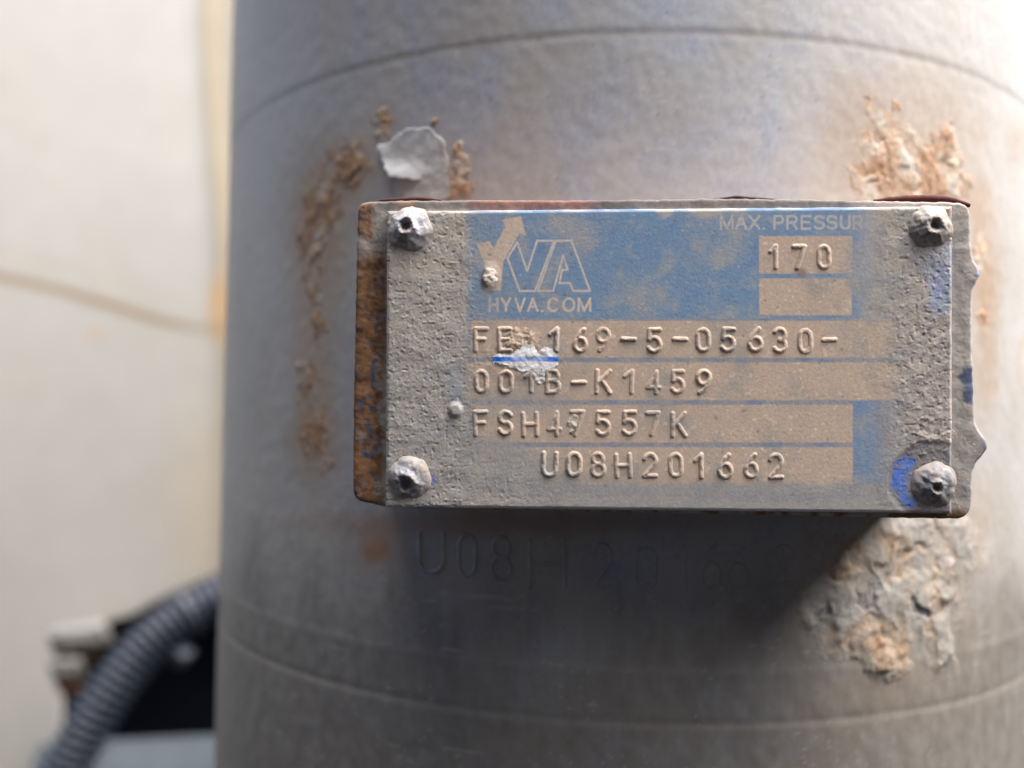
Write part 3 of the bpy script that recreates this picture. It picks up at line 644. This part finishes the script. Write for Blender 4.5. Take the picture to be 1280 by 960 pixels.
c = np.zeros(X.shape + (3,)) + np.array([.44, .428, .395])
n1 = fbm(S_ * 25, Zp * 18, 4, 901); n2 = fbm(S_ * 120, Zp * 120, 3, 902)
c = mix(c, [.43, .39, .32], st(0, .6, n1) * .25)
seam = np.exp(-((fold - 8 + 4 * n1) / 5)**2); c = mix(c, [.31, .20, .09], seam * (1 - st(200, 262, X) * .5) * .9)
c = mix(c, [.40, .31, .2], np.exp(-((fold + 22 + 3 * n1) / 4)**2) * .4 * (1 - st(60, 120, X) * .5))
c = mix(c, [.30, .26, .185], st(-8, 6, rim) * .75); c = mix(c, [.52, .32, .14], blob(X, Y, 274, 385, 12, 40, .8) * .8)
c = mix(c, [.50, .38, .24], np.exp(-((rim - 16) / 5)**2) * .5 * (1 - st(330, 420, Y)))
c = mix(c, [.50, .33, .18], blob(X, Y, 118, 418, 8, 8, .8) * .6)
c = mix(c, [.46, .37, .26], blob(X, Y, 260, 640, 50, 120, .9) * .5)  # warm bounce light painted into the lower right
c = mix(c, [.5, .46, .40], st(.35, .6, n2) * .25)
po = grid_obj('sheet', P0 + h[..., None] * PN, c, M_PANEL, panel, keep=keep)
sm = po.modifiers.new('thickness', 'SOLIDIFY'); sm.thickness = .002; sm.offset = 1
PZ = np.array([0, 0, 1.0])
def tab(X0, Y0, X1, Y1, dep, th, tilt, col):
    a, b = at(np.array(float(X0)), np.array(float(Y0)), dep), at(np.array(float(X1)), np.array(float(Y1)), dep)
    ax = b - a; Ln = np.linalg.norm(ax); ax /= Ln; nz = np.array([0, -math.sin(tilt), math.cos(tilt)]); ay = np.cross(nz, ax); nz = np.cross(ax, ay)
    return box_obj('flange_tab', (a + b) / 2, (ax, ay, nz), (Ln / 2, .006, th), .0009, np.asarray(col), M_PANEL, panel)
tab(66, 800, 134, 790, .440, .0030, -1.0, [.17, .165, .155]); tab(66, 838, 104, 834, .438, .0024, -1.0, [.12, .115, .105])
tab(68, 816, 116, 810, .444, .0012, -1.0, [.22, .13, .06]); tab(72, 858, 98, 855, .442, .0014, -1.0, [.20, .09, .05])
fc = PQ + PD * .02 - PN * .075 + PZ * .03                                # unseen shelf added behind the panel to keep sun off the gap
box_obj('gap_shade_shelf', fc, (PD, PN, PZ), (.42, .068, .0015), .0005, np.array([.4, .39, .37]), M_PANEL, panel)

# ribbed conduit
hose = root('corrugated_hose', tuple(at(np.array(95.), np.array(960.), .38)), 'black ribbed plastic conduit curving up behind the cylinder', 'hose')
hp = np.array([at(np.array(float(x)), np.array(float(y)), d) for x, y, d in [(30, 1090, .355), (62, 1010, .362), (98, 930, .370), (136, 868, .378), (176, 815, .387), (225, 772, .397), (290, 738, .410), (370, 705, .43), (460, 690, .45)]])
L = np.concatenate([[0], np.cumsum(np.linalg.norm(np.diff(hp, axis=0), axis=1))])
def catm(t):
    out = []
    for k in range(3):
        m_ = np.gradient(hp[:, k], L); i = np.clip(np.searchsorted(L, t) - 1, 0, len(L) - 2); dx = L[i + 1] - L[i]; s = (t - L[i]) / dx
        out.append((2 * s**3 - 3 * s**2 + 1) * hp[i, k] + (s**3 - 2 * s**2 + s) * dx * m_[i] + (-2 * s**3 + 3 * s**2) * hp[i + 1, k] + (s**3 - s**2) * dx * m_[i + 1])
    return np.stack(out, 1)
t = np.arange(0, L[-1], .00045)
ph = t / .0040
rad = .0094 + .0011 * np.tanh(2.2 * np.sin(2 * np.pi * ph))
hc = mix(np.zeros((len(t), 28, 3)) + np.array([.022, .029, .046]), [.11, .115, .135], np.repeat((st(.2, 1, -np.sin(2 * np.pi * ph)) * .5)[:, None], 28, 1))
grid_obj('conduit', tube_along(catm(t), rad, 28), hc, M_HOSE, hose, wrap=True)
tc_ = .56 * L[-1]
i0 = catm(np.array([tc_ - .0022, tc_ - .0012, tc_, tc_ + .0012, tc_ + .0022]))
grid_obj('cable_tie', tube_along(i0, np.array([.0100, .0107, .0108, .0107, .0100]), 28), np.array([.03, .035, .05]), M_HOSE, hose, wrap=True)
hd_ = at(np.array(222.), np.array(818.), .392)
box_obj('cable_tie_head', hd_, ((.8, .2, -.5), (.3, .9, .2), (.5, 0, .8)), (.0050, .0034, .0032), .0008, np.array([.05, .06, .08]), M_HOSE, hose)

# dark frame rail and grey-blue beam behind the conduit
fr = root('frame_rail', tuple(at(np.array(190.), np.array(960.), .62)), 'black frame rail with one bolt in the shadow behind the conduit', 'frame rail')
cR = at(np.array(190.), np.array(850.), .42) - PN * .11
box_obj('rail_web', cR, (-PD, (0, 0, 1), PN), (.22, .13, .006), .003, np.array([.012, .014, .022]), M_MATT, fr)
bc = at(np.array(224.), np.array(884.), .55)
hexr = []
for rr_, hh_ in [(0.0, .007), (.0075, .007), (.0085, .006), (.0088, 0), (.0088, -.012)]:
    hexr.append([bc + np.array([rr_ * math.cos(k * math.pi / 3 + .3), -hh_, rr_ * math.sin(k * math.pi / 3 + .3)]) for k in range(6)])
grid_obj('bolt', np.array(hexr)[::-1], np.array([.30, .28, .27]), M_DARK, fr, wrap=True)
bm_ = root('cross_beam', tuple(at(np.array(190.), np.array(1000.), .50)), 'pale blue-grey steel beam at the foot of the gap below the conduit', 'beam')
cB = at(np.array(205.), np.array(985.), .44)
box_obj('beam_flange', cB, ((1, 0, .10), (0, .55, .83), (0, -.83, .55)), (.075, .024, .004), .002, np.array([.05, .062, .075]), M_DARK, bm_)
box_obj('beam_web', cB + np.array([0, .010, -.035]), ((1, 0, .10), (0, 0, 1), (0, -1, 0)), (.072, .030, .004), .002, np.array([.045, .055, .065]), M_DARK, bm_)

# added unseen dark slabs, behind the camera and to the right, blocking low sky
wm = np.array([.03, .03, .033])
for nm, c_, ax_, hf in [('sky_blocker', (-.45, -.36, .10), ((1, 0, 0), (0, 0, 1), (0, -1, 0)), (.77, .75, .012)), ('sky_blocker', (.31, -.14, -.545), ((0, 1, 0), (0, 0, 1), (1, 0, 0)), (.245, .74, .012))]:
    wl = box_obj(nm, np.array(c_), ax_, hf, .004, wm, M_MATT); wl['kind'] = 'structure'
